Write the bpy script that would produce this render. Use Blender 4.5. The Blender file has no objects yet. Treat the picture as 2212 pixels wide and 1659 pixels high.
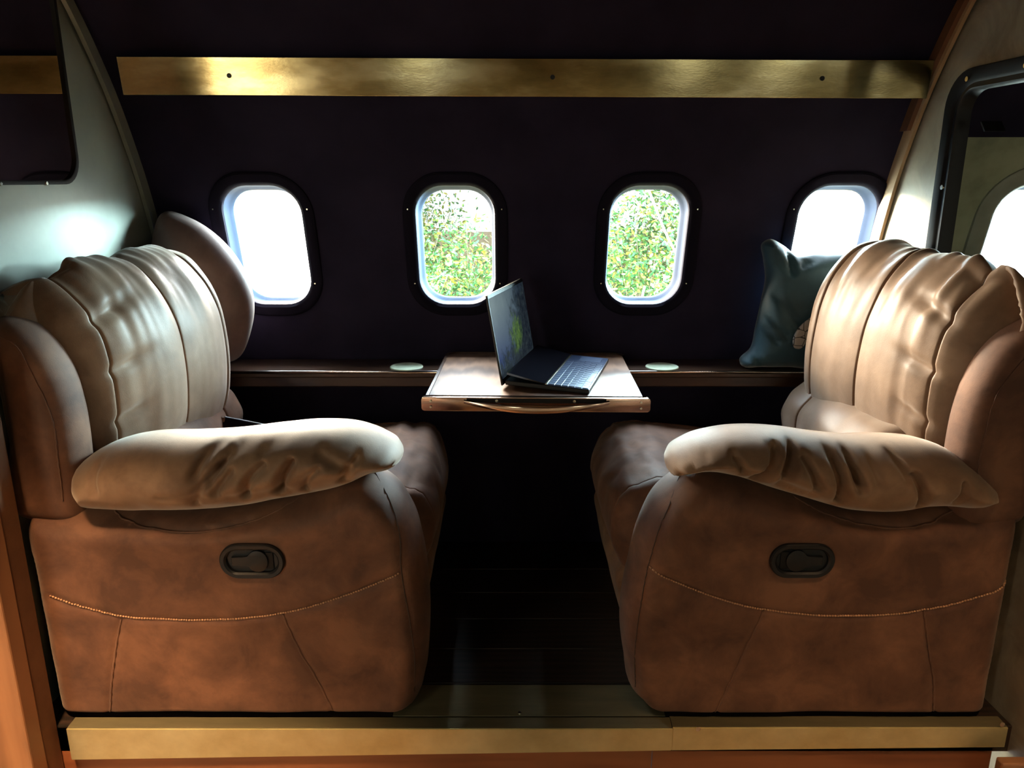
import bpy, bmesh, math, random
import numpy as np
from mathutils import Vector, Matrix, noise
from mathutils.geometry import delaunay_2d_cdt

random.seed(7); np.random.seed(7)
sc = bpy.context.scene
COL = sc.collection
R = math.radians

# ------------------------------------------------------------------ camera
CAMZ, PITCH, F, CX, CY = 1.22, R(15.0), 1650.0, 1106.0, 829.5
cd = bpy.data.cameras.new('camera'); cam = bpy.data.objects.new('camera', cd); COL.objects.link(cam)
cam.location = (0, 0, CAMZ); cam.rotation_euler = (R(90) - PITCH, 0, 0)
cd.sensor_width = 36; cd.lens = 36 * F / 2212.0; cd.clip_start = .02; cd.clip_end = 200
sc.camera = cam

# ------------------------------------------------------------------ world, exposure
w = bpy.data.worlds.new('sky'); sc.world = w; w.use_nodes = True
bgn = w.node_tree.nodes['Background']
bgn.inputs['Color'].default_value = (.93, .97, 1, 1); bgn.inputs['Strength'].default_value = 1.35
sc.view_settings.view_transform = 'Standard'; sc.view_settings.look = 'None'
sc.view_settings.gamma = 1; sc.view_settings.use_curve_mapping = False
sc.view_settings.exposure = 0.0
sc.cycles.use_denoising = True
sc.cycles.max_bounces = 7; sc.cycles.diffuse_bounces = 4; sc.cycles.transparent_max_bounces = 12
sc.cycles.caustics_reflective = False; sc.cycles.caustics_refractive = False
sc.cycles.sample_clamp_indirect = 6

def area(name, loc, target, sx, sy, energy, color, spread=180):
    l = bpy.data.lights.new(name, 'AREA'); l.shape = 'RECTANGLE'; l.size = sx; l.size_y = sy
    l.energy = energy; l.color = color; l.spread = R(spread)
    o = bpy.data.objects.new(name, l); COL.objects.link(o); o.location = loc
    o.rotation_euler = (Vector(target) - Vector(loc)).to_track_quat('-Z', 'Y').to_euler()
    return o
# bright sky beyond the far side windows (high above the shrubs), and the sky on the near side
area('skylight_far_side', (0.1, 4.9, 3.25), (0.1, 2.4, 1.0), 9.0, 3.6, 5600, (.72, .89, 1))
area('skylight_left_horizon', (-3.3, 4.9, 1.80), (-3.3, 2.4, 1.30), 5.5, 1.0, 6300, (1, .86, .64))
area('skylight_right_horizon', (3.4, 4.9, 1.80), (3.4, 2.4, 1.30), 5.5, 1.0, 6300, (.62, .93, 1))
area('skylight_near_side', (0.0, -3.2, 1.9), (0, -1.0, .9), 8.0, 2.6, 290, (.95, 1, .72))
area('doorway_daylight', (-1.83, -1.28, .70), (.1, 1.8, .75), .50, 1.7, 10.5, (1, .74, .42))

# ------------------------------------------------------------------ helpers
def U(px, py, Y):
    """point of the place seen at a photo pixel, at distance Y from the camera's wall-parallel plane"""
    a = (px - CX) / F; b = (CY - py) / F
    dx, dy, dz = a, math.cos(PITCH) + b * math.sin(PITCH), -math.sin(PITCH) + b * math.cos(PITCH)
    t = Y / dy
    return Vector((dx * t, Y, CAMZ + dz * t))
def XZ(pts, Y): return [(U(x, y, Y).x, U(x, y, Y).z) for x, y in pts]

def tag(o, label=None, cat=None, group=None, kind=None):
    if label: o['label'] = label
    if cat: o['category'] = cat
    if group: o['group'] = group
    if kind: o['kind'] = kind
    return o
def link(name, me, mat, parent=None, smooth=True):
    o = bpy.data.objects.new(name, me); COL.objects.link(o)
    if mat: me.materials.append(mat)
    if smooth:
        for p in me.polygons: p.use_smooth = True
    if parent: o.parent = parent
    return o
def mesh_np(name, V, Fc, mat, parent=None, smooth=True):
    me = bpy.data.meshes.new(name); me.from_pydata([tuple(map(float, v)) for v in V], [], [tuple(map(int, f)) for f in Fc])
    me.validate(); me.update()
    bm = bmesh.new(); bm.from_mesh(me); bmesh.ops.recalc_face_normals(bm, faces=bm.faces); bm.to_mesh(me); bm.free()
    return link(name, me, mat, parent, smooth)
def obj(name, bm, mat, parent=None, smooth=False, angle=None):
    me = bpy.data.meshes.new(name); bmesh.ops.recalc_face_normals(bm, faces=bm.faces); bm.to_mesh(me); bm.free()
    o = link(name, me, mat, parent, smooth or angle is not None)
    if angle is not None:
        me.set_sharp_from_angle(angle=R(angle))
    return o
def thing(name, label, cat, group=None, loc=(0, 0, 0), rot=0, kind=None):
    o = bpy.data.objects.new(name, None); COL.objects.link(o); o.location = loc; o.rotation_euler = (0, 0, rot)
    o.empty_display_size = .05
    return tag(o, label, cat, group, kind)
def box(bm, x0, x1, y0, y1, z0, z1, bev=0, M=None, seg=2):
    r = bmesh.ops.create_cube(bm, size=1)
    vs = r['verts']
    for v in vs:
        v.co = Vector((x0 + (v.co.x + .5) * (x1 - x0), y0 + (v.co.y + .5) * (y1 - y0), z0 + (v.co.z + .5) * (z1 - z0)))
    if bev:
        es = list({e for v in vs for e in v.link_edges})
        rr = bmesh.ops.bevel(bm, geom=es, offset=bev, segments=seg, affect='EDGES', profile=.5)
        vs = list({v for f in rr['faces'] for v in f.verts} | {v for v in vs if v.is_valid})
    if M is not None:
        for v in vs: v.co = M @ v.co
    return vs
def prism(bm, pts, y0, y1, bev=0, M=None):
    """polygon in XZ pushed along Y"""
    a = [bm.verts.new((x, y0, z)) for x, z in pts]; b = [bm.verts.new((x, y1, z)) for x, z in pts]
    n = len(pts); fs = [bm.faces.new(a), bm.faces.new(b[::-1])]
    for i in range(n): fs.append(bm.faces.new((a[i], b[i], b[(i + 1) % n], a[(i + 1) % n])))
    if bev:
        es = [e for e in fs[0].edges] + [e for e in fs[1].edges]
        rr = bmesh.ops.bevel(bm, geom=es, offset=bev, segments=3, affect='EDGES', profile=.5)
    if M is not None:
        for v in bm.verts: v.co = M @ v.co
def tube(bm, path, r, n=8, closed=False, cap=True):
    path = [Vector(p) for p in path]; rings = []
    up = Vector((0, 0, 1)); N = len(path); prev = None
    for i, p in enumerate(path):
        t = (path[(i + 1) % N] - path[i - 1]) if closed else (path[min(i + 1, N - 1)] - path[max(i - 1, 0)])
        t.normalize()
        if prev is None:
            a = t.cross(up)
            if a.length < 1e-3: a = t.cross(Vector((0, 1, 0)))
        else: a = prev - t * prev.dot(t)
        a.normalize(); prev = a; b = t.cross(a)
        rr = r[i] if hasattr(r, '__len__') else r
        rings.append([bm.verts.new(p + (a * math.cos(q) + b * math.sin(q)) * rr) for q in [2 * math.pi * k / n for k in range(n)]])
    M = N if closed else N - 1
    for i in range(M):
        A, B = rings[i], rings[(i + 1) % N]
        for k in range(n): bm.faces.new((A[k], A[(k + 1) % n], B[(k + 1) % n], B[k]))
    if cap and not closed:
        bm.faces.new(rings[0][::-1]); bm.faces.new(rings[-1])
def cyl(bm, c, axis, r, h, n=24, r2=None):
    q = Vector(axis).normalized().to_track_quat('Z', 'Y')
    M = Matrix.Translation(Vector(c)) @ q.to_matrix().to_4x4()
    bmesh.ops.create_cone(bm, cap_ends=True, segments=n, radius1=r, radius2=r if r2 is None else r2, depth=h, matrix=M)
def rrect(w_, h_, r, n=8):
    pts = []
    for cx_, cz_, a0 in ((w_/2-r, h_/2-r, 0), (-w_/2+r, h_/2-r, 90), (-w_/2+r, -h_/2+r, 180), (w_/2-r, -h_/2+r, 270)):
        for k in range(n + 1):
            a = R(a0 + 90 * k / n); pts.append((cx_ + r * math.cos(a), cz_ + r * math.sin(a)))
    return pts
def smooth_curve(P, closed=True, step=.008):
    P = np.array(P, float); n = len(P); out = []
    rng = range(n if closed else n - 1)
    for i in rng:
        if closed: p0, p1, p2, p3 = P[i-1], P[i], P[(i+1) % n], P[(i+2) % n]
        else: p0, p1, p2, p3 = P[max(i-1, 0)], P[i], P[i+1], P[min(i+2, n-1)]
        d = np.linalg.norm(p2 - p1); k = max(1, int(round(d / step)))
        # centripetal style tangents
        d01 = max(np.linalg.norm(p1-p0), 1e-6); d12 = max(d, 1e-6); d23 = max(np.linalg.norm(p3-p2), 1e-6)
        m1 = ((p1-p0)/d01 * d12 + (p2-p1)/d12 * d01) / (d01+d12) * d12 if d01 > 1e-5 else (p2-p1)
        m2 = ((p2-p1)/d12 * d23 + (p3-p2)/d23 * d12) / (d12+d23) * d12 if d23 > 1e-5 else (p2-p1)
        for j in range(k):
            t = j / k
            out.append((2*t**3-3*t*t+1)*p1 + (t**3-2*t*t+t)*m1 + (-2*t**3+3*t*t)*p2 + (t**3-t*t)*m2)
    if not closed: out.append(P[-1])
    return np.array(out)
def seg_dist(Q, A, B):
    """distance of points Q (n,2) to segments A->B (m,2): min over m"""
    best = np.full(len(Q), 1e9)
    for a, b in zip(A, B):
        ab = b - a; L = ab @ ab
        t = np.clip(((Q - a) @ ab) / max(L, 1e-12), 0, 1)
        d = np.linalg.norm(Q - (a + t[:, None] * ab), axis=1)
        best = np.minimum(best, d)
    return best
def line_dist(Q, P, closed=False):
    P = np.asarray(P); 
    return seg_dist(Q, P, np.roll(P, -1, 0)) if closed else seg_dist(Q, P[:-1], P[1:])
def inside(Q, P):
    P = np.asarray(P); x, y = Q[:, 0], Q[:, 1]; c = np.zeros(len(Q), bool)
    for (x0, y0), (x1, y1) in zip(P, np.roll(P, -1, 0)):
        if y0 == y1: continue
        m = ((y0 > y) != (y1 > y)) & (x < (x1 - x0) * (y - y0) / (y1 - y0) + x0); c ^= m
    return c
def fnoise(x, y, z): return noise.noise(Vector((x, y, z)))

def relief(name, outline, Yc, T, Tb, r, mat, parent=None, grooves=(), res=.008, bump=None, floor_z=None, fr=.02, closed_smooth=True):
    """soft upholstered solid: outline in XZ, half thickness T towards -Y and Tb towards +Y, edge rounded over r.
    grooves: (points, depth, width)"""
    O = smooth_curve(outline, True, res) if closed_smooth else np.array(outline)
    if floor_z is not None: O[:, 1] = np.maximum(O[:, 1], floor_z)
    rings = []
    n = len(O); tan = np.roll(O, -1, 0) - np.roll(O, 1, 0); tan /= np.maximum(np.linalg.norm(tan, axis=1), 1e-9)[:, None]
    area_ = .5 * np.sum(O[:, 0] * np.roll(O[:, 1], -1) - np.roll(O[:, 0], -1) * O[:, 1])
    nrm = np.stack([-tan[:, 1], tan[:, 0]], 1) * (1 if area_ > 0 else -1)
    pts = []
    dd = [q * r for q in (.02, .07, .16, .3)]
    for d in dd: 
        q = O + nrm * d; m = inside(q, O) & (line_dist(q, O, True) > .93 * d); pts.append(q[m])
    lo, hi = O.min(0), O.max(0)
    gx = np.arange(lo[0], hi[0], res); gy = np.arange(lo[1], hi[1], res * .87)
    G = np.array([(x + (.5 * res if j % 2 else 0), y) for j, y in enumerate(gy) for x in gx])
    G = G[inside(G, O)]; G = G[line_dist(G, O, True) > .3 * r + .55 * res]
    pts.append(G); I = np.concatenate(pts)
    V2 = np.concatenate([O, I])
    edges = [(i, (i + 1) % n) for i in range(n)]
    vo, eo, fo, ov, oe, of = delaunay_2d_cdt([Vector(v) for v in V2], edges, [], 0, 1e-6)
    P = np.array([(v.x, v.y) for v in vo])
    tri = np.array([f for f in fo if len(f) == 3])
    cen = P[tri].mean(1); tri = tri[inside(cen, O)]
    # profile
    d = line_dist(P, O, True)
    onb = d < 1e-5
    if floor_z is not None:
        low = O[:, 1] < floor_z + .02
        A, B = O, np.roll(O, -1, 0); lowseg = low & np.roll(low, -1)
        d1 = seg_dist(P, A[~lowseg], B[~lowseg]); d2 = seg_dist(P, A[lowseg], B[lowseg])
        f = lambda q, rr: np.sqrt(np.clip(1 - (1 - np.clip(q / rr, 0, 1)) ** 2, 0, 1))
        t = f(d1, r) * f(d2, fr)
    else: t = np.sqrt(np.clip(1 - (1 - np.clip(d / r, 0, 1)) ** 2, 0, 1))
    t[onb] = 0
    disp = np.zeros(len(P))
    for g in grooves:
        gp, dep, wd = g[:3]
        gl = smooth_curve(gp, False, .01) if len(gp) > 2 else np.array(gp, float)
        q = line_dist(P, gl)
        disp -= dep * np.exp(-(q / wd) ** 2)
    if bump is not None:
        disp += np.array([bump(x, z) for x, z in P])
    Yf = Yc - T * t - disp * np.clip(d / (.35 * r), 0, 1)
    Yb = Yc + Tb * t
    m = len(P); back = np.arange(m); extra = []; k = m
    for i in range(m):
        if not onb[i]: back[i] = k; extra.append(i); k += 1
    V = [(P[i, 0], Yf[i], P[i, 1]) for i in range(m)] + [(P[i, 0], Yb[i], P[i, 1]) for i in extra]
    Fc = [tuple(t_) for t_ in tri] + [tuple(back[t_[::-1]]) for t_ in tri]
    Fc = [f for f in Fc if len(set(f)) == 3]
    me = bpy.data.meshes.new(name); me.from_pydata(V, [], Fc); me.validate(); me.update()
    bm = bmesh.new(); bm.from_mesh(me); bmesh.ops.recalc_face_normals(bm, faces=bm.faces); bm.to_mesh(me); bm.free()
    o = link(name, me, mat, parent)
    o['_dummy'] = 0; del o['_dummy']
    def surf(x, z):
        q = np.argmin((P[:, 0] - x) ** 2 + (P[:, 1] - z) ** 2); return Yf[q]
    def surfs(L):
        out = []
        for x, z in L:
            dq = (P[:, 0] - x) ** 2 + (P[:, 1] - z) ** 2; ix = np.argsort(dq)[:4]; wt = 1 / (dq[ix] + 1e-7)
            out.append(float((Yf[ix] * wt).sum() / wt.sum()))
        return out
    return o, surfs

def seam_on(name, surfs, line, parent, mat, rad=.0016, lift=.001, stitch=None):
    L = smooth_curve(line, False, .006); ys = surfs(L)
    bm = bmesh.new()
    if stitch:
        n = len(L)
        for i in range(n - 1):
            a = Vector((L[i][0], ys[i] - lift, L[i][1])); b = Vector((L[i+1][0], ys[i+1] - lift, L[i+1][1]))
            q = a.lerp(b, .15); s = a.lerp(b, .8)
            tube(bm, [q, a.lerp(b, .5) + Vector((0, -.0006, 0)), s], rad, 5)
    else:
        tube(bm, [(x, y - lift, z) for (x, z), y in zip(L, ys)], rad, 6)
    return obj(name, bm, mat, parent, smooth=True)

def limL(y): return -(1.085 + (2.37 - y) * .03 - .012)
def limx(y): return 1.112 + (2.37 - y) * .05 - .014
def bolster(name, profile, Y0, Y1, r, mat, parent=None, seams=(), disp=None, step=.012, M=70, shear=None, cap=.02):
    """closed XZ profile swept along Y with softly rounded ends; seams = Y positions of grooves running round the form"""
    P = smooth_curve(profile, True, step); n = len(P)
    tan = np.roll(P, -1, 0) - np.roll(P, 1, 0); tan /= np.maximum(np.linalg.norm(tan, axis=1), 1e-9)[:, None]
    ar = .5 * np.sum(P[:, 0] * np.roll(P[:, 1], -1) - np.roll(P[:, 0], -1) * P[:, 1])
    nr = np.stack([tan[:, 1], -tan[:, 0]], 1) * (1 if ar > 0 else -1)     # outward
    ys = set(np.linspace(Y0 + r, Y1 - r, M))
    for k in range(10):
        a = r * (1 - math.sin(math.pi / 2 * k / 10)); 
        ys.add(Y0 + r - r * math.cos(math.pi / 2 * k / 10)); ys.add(Y1 - r + r * math.cos(math.pi / 2 * k / 10))
    for s in seams:
        for q in (-.008, -.005, -.003, -.0015, 0, .0015, .003, .005, .008): ys.add(s + q)
    ys = sorted(ys); ys = [y for i, y in enumerate(ys) if i == 0 or y - ys[i-1] > 4e-4]
    cen = P.mean(0); rings = []; V = []
    for y in ys:
        e = min(y - Y0, Y1 - y); a = 0
        if e < r: a = r * (1 - math.sqrt(max(0, 1 - (1 - e / r) ** 2)))
        Q = P - nr * a
        puff = 0
        if seams:
            sl = sorted(list(seams) + [Y0, Y1]); 
            for s0, s1 in zip(sl[:-1], sl[1:]):
                if s0 <= y <= s1: puff = .010 * math.sin(math.pi * (y - s0) / (s1 - s0)) ** .6
        g = sum(.006 * math.exp(-((y - s) / .0022) ** 2) for s in seams)
        D = np.full(n, puff - g)
        if disp is not None: D = D + np.array([disp(i / n, y, P[i]) for i in range(n)])
        Q = Q + nr * D[:, None]
        base = len(V); rings.append(base)
        for q in Q:
            sx = shear(y, q) if shear else (0, 0); V.append((min(limx(y), max(limL(y), q[0] + sx[0])), y, q[1] + sx[1]))
    Fc = []
    for a, b in zip(rings[:-1], rings[1:]):
        for i in range(n): Fc.append((a + i, a + (i + 1) % n, b + (i + 1) % n, b + i))
    for base, sgn, y in ((rings[0], -1, ys[0]), (rings[-1], 1, ys[-1])):     # domed caps
        prev = base; c = np.mean([V[base + i] for i in range(n)], 0)
        for s in (.93, .8, .6, .35, .12):
            nb = len(V)
            for i in range(n):
                v = np.array(V[base + i]); q = c + (v - c) * s; q[1] = y + sgn * cap * math.sqrt(1 - s * s); V.append(tuple(q))
            for i in range(n): Fc.append((prev + i, prev + (i + 1) % n, nb + (i + 1) % n, nb + i))
            prev = nb
        V.append((c[0], y + sgn * cap, c[2])); k = len(V) - 1
        for i in range(n): Fc.append((prev + i, prev + (i + 1) % n, k))
    o = mesh_np(name, V, Fc, mat, parent)
    return o, (P, nr)

# ------------------------------------------------------------------ materials
def nm(name):
    m = bpy.data.materials.new(name); m.use_nodes = True
    nt = m.node_tree; b = nt.nodes['Principled BSDF']; return m, nt, b
def ramp(nt, src, stops):
    r = nt.nodes.new('ShaderNodeValToRGB'); nt.links.new(src, r.inputs['Fac'])
    while len(r.color_ramp.elements) < len(stops): r.color_ramp.elements.new(.5)
    for e, (p, c) in zip(r.color_ramp.elements, stops): e.position = p; e.color = (*c, 1)
    return r.outputs['Color']
def coords(nt, scale=(1, 1, 1), rot=(0, 0, 0)):
    t = nt.nodes.new('ShaderNodeTexCoord'); m = nt.nodes.new('ShaderNodeMapping')
    m.inputs['Scale'].default_value = scale; m.inputs['Rotation'].default_value = rot
    nt.links.new(t.outputs['Object'], m.inputs['Vector']); return m.outputs['Vector']
def noise_n(nt, vec, scale, detail=4, rough=.55, dist=0):
    n = nt.nodes.new('ShaderNodeTexNoise'); n.inputs['Scale'].default_value = scale; n.inputs['Detail'].default_value = detail
    n.inputs['Roughness'].default_value = rough; n.inputs['Distortion'].default_value = dist
    nt.links.new(vec, n.inputs['Vector']); return n.outputs['Fac']
def bump_n(nt, b, h, strength=.2, dist=.002):
    n = nt.nodes.new('ShaderNodeBump'); n.inputs['Strength'].default_value = strength; n.inputs['Distance'].default_value = dist
    nt.links.new(h, n.inputs['Height']); nt.links.new(n.outputs['Normal'], b.inputs['Normal'])
def simple(name, col, rough=.5, metal=0, spec=.5, coat=0):
    m, nt, b = nm(name)
    b.inputs['Base Color'].default_value = (*col, 1); b.inputs['Roughness'].default_value = rough
    b.inputs['Metallic'].default_value = metal; b.inputs['Specular IOR Level'].default_value = spec
    b.inputs['Coat Weight'].default_value = coat
    v = coords(nt); h = noise_n(nt, v, 90, 3); 
    mr = nt.nodes.new('ShaderNodeMapRange'); nt.links.new(h, mr.inputs['Value'])
    mr.inputs['To Min'].default_value = max(.02, rough - .06); mr.inputs['To Max'].default_value = min(1, rough + .06)
    nt.links.new(mr.outputs['Result'], b.inputs['Roughness'])
    return m
def suede(name, c1, c2, c3, rough=.62, sheen=.35):
    m, nt, b = nm(name)
    v = coords(nt); n1 = noise_n(nt, v, 9, 6, .6, .3); c = ramp(nt, n1, [(.35, c1), (.5, c2), (.65, c3)])
    nt.links.new(c, b.inputs['Base Color'])
    b.inputs['Roughness'].default_value = rough; b.inputs['Specular IOR Level'].default_value = .35
    b.inputs['Sheen Weight'].default_value = sheen; b.inputs['Sheen Roughness'].default_value = .45
    b.inputs['Sheen Tint'].default_value = (1, .9, .8, 1)
    n2 = noise_n(nt, v, 420, 3, .6); bump_n(nt, b, n2, .22, .0012)
    return m
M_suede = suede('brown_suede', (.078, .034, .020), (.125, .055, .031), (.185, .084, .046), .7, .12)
M_suede2 = suede('brown_suede_footrest', (.125, .058, .026), (.175, .080, .035), (.235, .112, .050), .7, .12)  # lighter brown suede for the footrest
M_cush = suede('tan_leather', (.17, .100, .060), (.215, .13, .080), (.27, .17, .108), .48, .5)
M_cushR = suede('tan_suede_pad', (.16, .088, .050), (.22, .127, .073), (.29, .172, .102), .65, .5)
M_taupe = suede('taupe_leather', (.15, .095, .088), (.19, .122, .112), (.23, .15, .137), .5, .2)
M_thread = simple('thread', (.50, .27, .15), .8)
M_threadD = simple('dark_thread', (.05, .028, .018), .8)
M_navy = None
def mottled(name, stops, scale=6, rough=.7, bump=.15, metal=0, spec=.4, stretch=(1, 1, 1), rr=None, dist=0):
    m, nt, b = nm(name); v = coords(nt, stretch); n1 = noise_n(nt, v, scale, 6, .6, dist)
    nt.links.new(ramp(nt, n1, stops), b.inputs['Base Color'])
    b.inputs['Roughness'].default_value = rough; b.inputs['Metallic'].default_value = metal; b.inputs['Specular IOR Level'].default_value = spec
    if rr:
        mr = nt.nodes.new('ShaderNodeMapRange'); nt.links.new(n1, mr.inputs['Value']); mr.inputs['To Min'].default_value = rr[0]; mr.inputs['To Max'].default_value = rr[1]
        nt.links.new(mr.outputs['Result'], b.inputs['Roughness'])
    n2 = noise_n(nt, v, scale * 30, 3); bump_n(nt, b, n2, bump, .001)
    return m
M_navy = mottled('navy_felt', [(.3, (.010, .008, .020)), (.7, (.020, .016, .036))], 5, .92, .3, spec=.15)
M_panel_pale = mottled('pale_green_panel', [(.25, (.16, .18, .12)), (.5, (.30, .32, .22)), (.75, (.36, .37, .27))], 7, .6, .15)
M_part_R = mottled('brushed_beige_skin', [(.2, (.16, .135, .10)), (.45, (.30, .26, .19)), (.62, (.42, .37, .27)), (.8, (.55, .50, .40))], 4.5, .45, .2, metal=.25, dist=1.5, rr=(.32, .55))
M_part_L = mottled('brushed_grey_skin', [(.3, (.24, .26, .22)), (.7, (.36, .38, .32))], 3, .45, .1, metal=.25, rr=(.35, .5))
M_brass = mottled('aged_brass', [(.3, (.24, .185, .08)), (.5, (.46, .37, .17)), (.68, (.78, .68, .38))], 5, .3, .06, metal=1, stretch=(.7, 1, 2), rr=(.11, .20))
M_brassL = mottled('satin_brass', [(.3, (.62, .53, .27)), (.5, (.78, .68, .37)), (.7, (.92, .82, .48))], 5, .4, .08, metal=.85, stretch=(1.2, 1, 1.5), rr=(.34, .5))
M_olive = mottled('dull_brass_plate', [(.3, (.16, .14, .08)), (.7, (.26, .22, .12))], 6, .5, .1, metal=.6, stretch=(.5, 3, 1))
M_steel = simple('polished_screw_steel', (.7, .66, .55), .2, 1)
M_black = simple('black_plastic', (.007, .0075, .009), .45, 0, .35)
M_blackr = simple('black_rubber', (.008, .007, .007), .6, 0, .2)
M_bezel = simple('dark_navy_plastic', (.008, .007, .014), .85, 0, .05)
M_reveal = simple('sky_tinted_plastic', (.030, .044, .078), .7, 0, .05)  # white plastic, darkened and blued: the sky-lit look is put into its colour
M_brownvinyl = mottled('brown_leathercloth', [(.3, (.10, .045, .022)), (.7, (.17, .08, .04))], 8, .5, .2)
M_tantrim = mottled('tan_edge_binding', [(.3, (.30, .19, .10)), (.7, (.42, .28, .16))], 8, .55, .2)

def wood(name, c1, c2, c3, scale=3, stretch=(1, 12, 12), rough=.3, coat=.3, wv=True):
    m, nt, b = nm(name); v = coords(nt, stretch)
    n0 = noise_n(nt, v, scale, 5, .6, .6)
    wt = nt.nodes.new('ShaderNodeTexWave'); wt.inputs['Scale'].default_value = scale * .8; wt.inputs['Distortion'].default_value = 6
    wt.inputs['Detail'].default_value = 3; wt.bands_direction = 'Y'; nt.links.new(v, wt.inputs['Vector'])
    mx = nt.nodes.new('ShaderNodeMix'); mx.inputs[0].default_value = .55
    nt.links.new(n0, mx.inputs[2]); nt.links.new(wt.outputs['Fac'], mx.inputs[3])
    nt.links.new(ramp(nt, mx.outputs[0], [(.2, c1), (.5, c2), (.85, c3)]), b.inputs['Base Color'])
    b.inputs['Roughness'].default_value = rough; b.inputs['Coat Weight'].default_value = coat; b.inputs['Coat Roughness'].default_value = .15
    return m
M_veneer = wood('cherry_veneer', (.09, .045, .027), (.14, .074, .044), (.20, .11, .068), 2.2, (9, 1.3, 1), .5, 0)
M_veneer.node_tree.nodes['Principled BSDF'].inputs['Specular IOR Level'].default_value = .12
M_darkwood = wood('dark_walnut', (.020, .009, .005), (.035, .016, .009), (.055, .025, .014), 3, (1, 10, 10), .28, .5)
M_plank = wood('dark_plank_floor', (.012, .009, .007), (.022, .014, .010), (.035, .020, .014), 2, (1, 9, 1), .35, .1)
M_fascia = wood('red_brown_board', (.15, .045, .018), (.21, .068, .026), (.27, .095, .038), 2, (1, 1, 8), .5, .1)
M_orange = wood('orange_oak_board', (.16, .07, .032), (.23, .105, .048), (.30, .14, .065), 2, (8, 1, 1), .5, .15)
M_mainfloor = wood('oak_floor', (.26, .15, .075), (.34, .20, .10), (.40, .245, .125), 2, (1, 9, 1), .4, .2)
M_opp = mottled('warm_cream_wall', [(.3, (.16, .10, .055)), (.7, (.22, .145, .08))], 4, .6, .1)
M_chrome = simple('bronze_chrome', (.62, .45, .36), .12, 1)
M_copper = mottled('copper_trim', [(.3, (.42, .26, .19)), (.7, (.55, .36, .27))], 4, .2, .02, metal=1, stretch=(1, 1, 1), rr=(.12, .22))
M_pale = mottled('pale_green_disc', [(.3, (.42, .50, .36)), (.7, (.62, .70, .54))], 30, .5, .1)

# ------------------------------------------------------------------ fuselage shell
_pz = [-.40, 0, .4, .7, .85, 1.05, 1.22, 1.4, 1.5, 1.65, 1.85, 2.05, 2.20, 2.27]
_py = [2.36, 2.43, 2.46, 2.455, 2.43, 2.385, 2.325, 2.235, 2.17, 2.05, 1.82, 1.50, 1.10, .725]
_zz = np.linspace(-.5, 2.27, 600); _ww = np.interp(_zz, _pz, _py)
_k = np.ones(31) / 31; _ws = np.convolve(np.pad(_ww, 15, mode='edge'), _k, 'valid')
def W(z): return float(np.interp(z, _zz, _ws))
WW, WH, WZ, PITCHX = .242, .372, 1.018, .580
def Wopp(z): return 1.45 - W(z)
WINX = [-.755, -.172, .415, .985]
XB = [1.575, 2.155, 2.735]; XL = [-1.335, -1.915, -2.495]
zrow = [.70 + .0254 * i for i in range(25)] + [1.335]
def shell(name, xs, wins, z0, z1, yf, mat, thick=None, hw=None):
    """wall surface between x ends xs with rounded window holes"""
    V, Fc = [], []
    def add(x, z): V.append((x, yf(z), z)); return len(V) - 1
    def grid(xa, xb, zs):
        nx = max(1, int(round((xb - xa) / .15))); cols = np.linspace(xa, xb, nx + 1)
        idx = [[add(x, z) for x in cols] for z in zs]
        for a, b in zip(idx[:-1], idx[1:]):
            for i in range(nx): Fc.append((a[i], a[i+1], b[i+1], b[i]))
    lowz = [z for z in np.linspace(z0, zrow[0], max(2, int((zrow[0] - z0) / .07)))]
    topz = [z for z in np.linspace(zrow[-1], z1, max(2, int((z1 - zrow[-1]) / .035)))] if z1 > zrow[-1] else []
    grid(xs[0], xs[1], lowz)
    if len(topz): grid(xs[0], xs[1], topz)
    zr = [z for z in zrow if z <= z1 + 1e-6]
    x = xs[0]; CW = .19
    for wx in wins:
        grid(x, wx - CW, zr); x = wx + CW
        B = [(wx + CW, z) for z in zr[:-1]] + [(q, zr[-1]) for q in np.linspace(wx + CW, wx - CW, 17)[:-1]] + \
            [(wx - CW, z) for z in zr[::-1][:-1]] + [(q, zr[0]) for q in np.linspace(wx - CW, wx + CW, 17)[:-1]]
        # refine boundary
        B2 = []
        B2 = B
        rad = .086
        hwid, hhei = WW / 2, WH / 2
        def hole(ang):
            c, s = math.cos(ang), math.sin(ang); lo, hi = 0, 1
            for _ in range(30):
                m = (lo + hi) / 2; px, pz = abs(c * m), abs(s * m)
                qx, qz = px - (hwid - rad), pz - (hhei - rad)
                sd = math.hypot(max(qx, 0), max(qz, 0)) + min(max(qx, qz), 0) - rad
                if sd < 0: lo = m
                else: hi = m
            return wx + c * lo, WZ + s * lo
        rings = []
        for t in (0, .35, .7, .9, 1):
            ring = []
            for (bx, bz) in B2:
                hx, hz = hole(math.atan2(bz - WZ, bx - wx)); ring.append(add(bx + (hx - bx) * t, bz + (hz - bz) * t))
            rings.append(ring)
        n = len(B2)
        for a, b in zip(rings[:-1], rings[1:]):
            for i in range(n): Fc.append((a[i], a[(i+1) % n], b[(i+1) % n], b[i]))
    grid(x, xs[1], zr)
    o = mesh_np(name, V, Fc, mat, None)
    bm = bmesh.new(); bm.from_mesh(o.data); bmesh.ops.remove_doubles(bm, verts=bm.verts, dist=1e-5); bm.to_mesh(o.data); bm.free()
    return tag(o, kind='structure')
XPL, XPR = -1.085, 1.112
ceil_z = 2.27
shell('wall_back', (XPL, XPR), WINX, 0, 1.95, W, M_navy)
shell('wall_back', (XPR, 3.1), XB, -.0, 1.335, W, M_panel_pale)
shell('wall_back', (-3.1, XPL), XL[::-1], 0, 1.95, W, M_navy)
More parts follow.
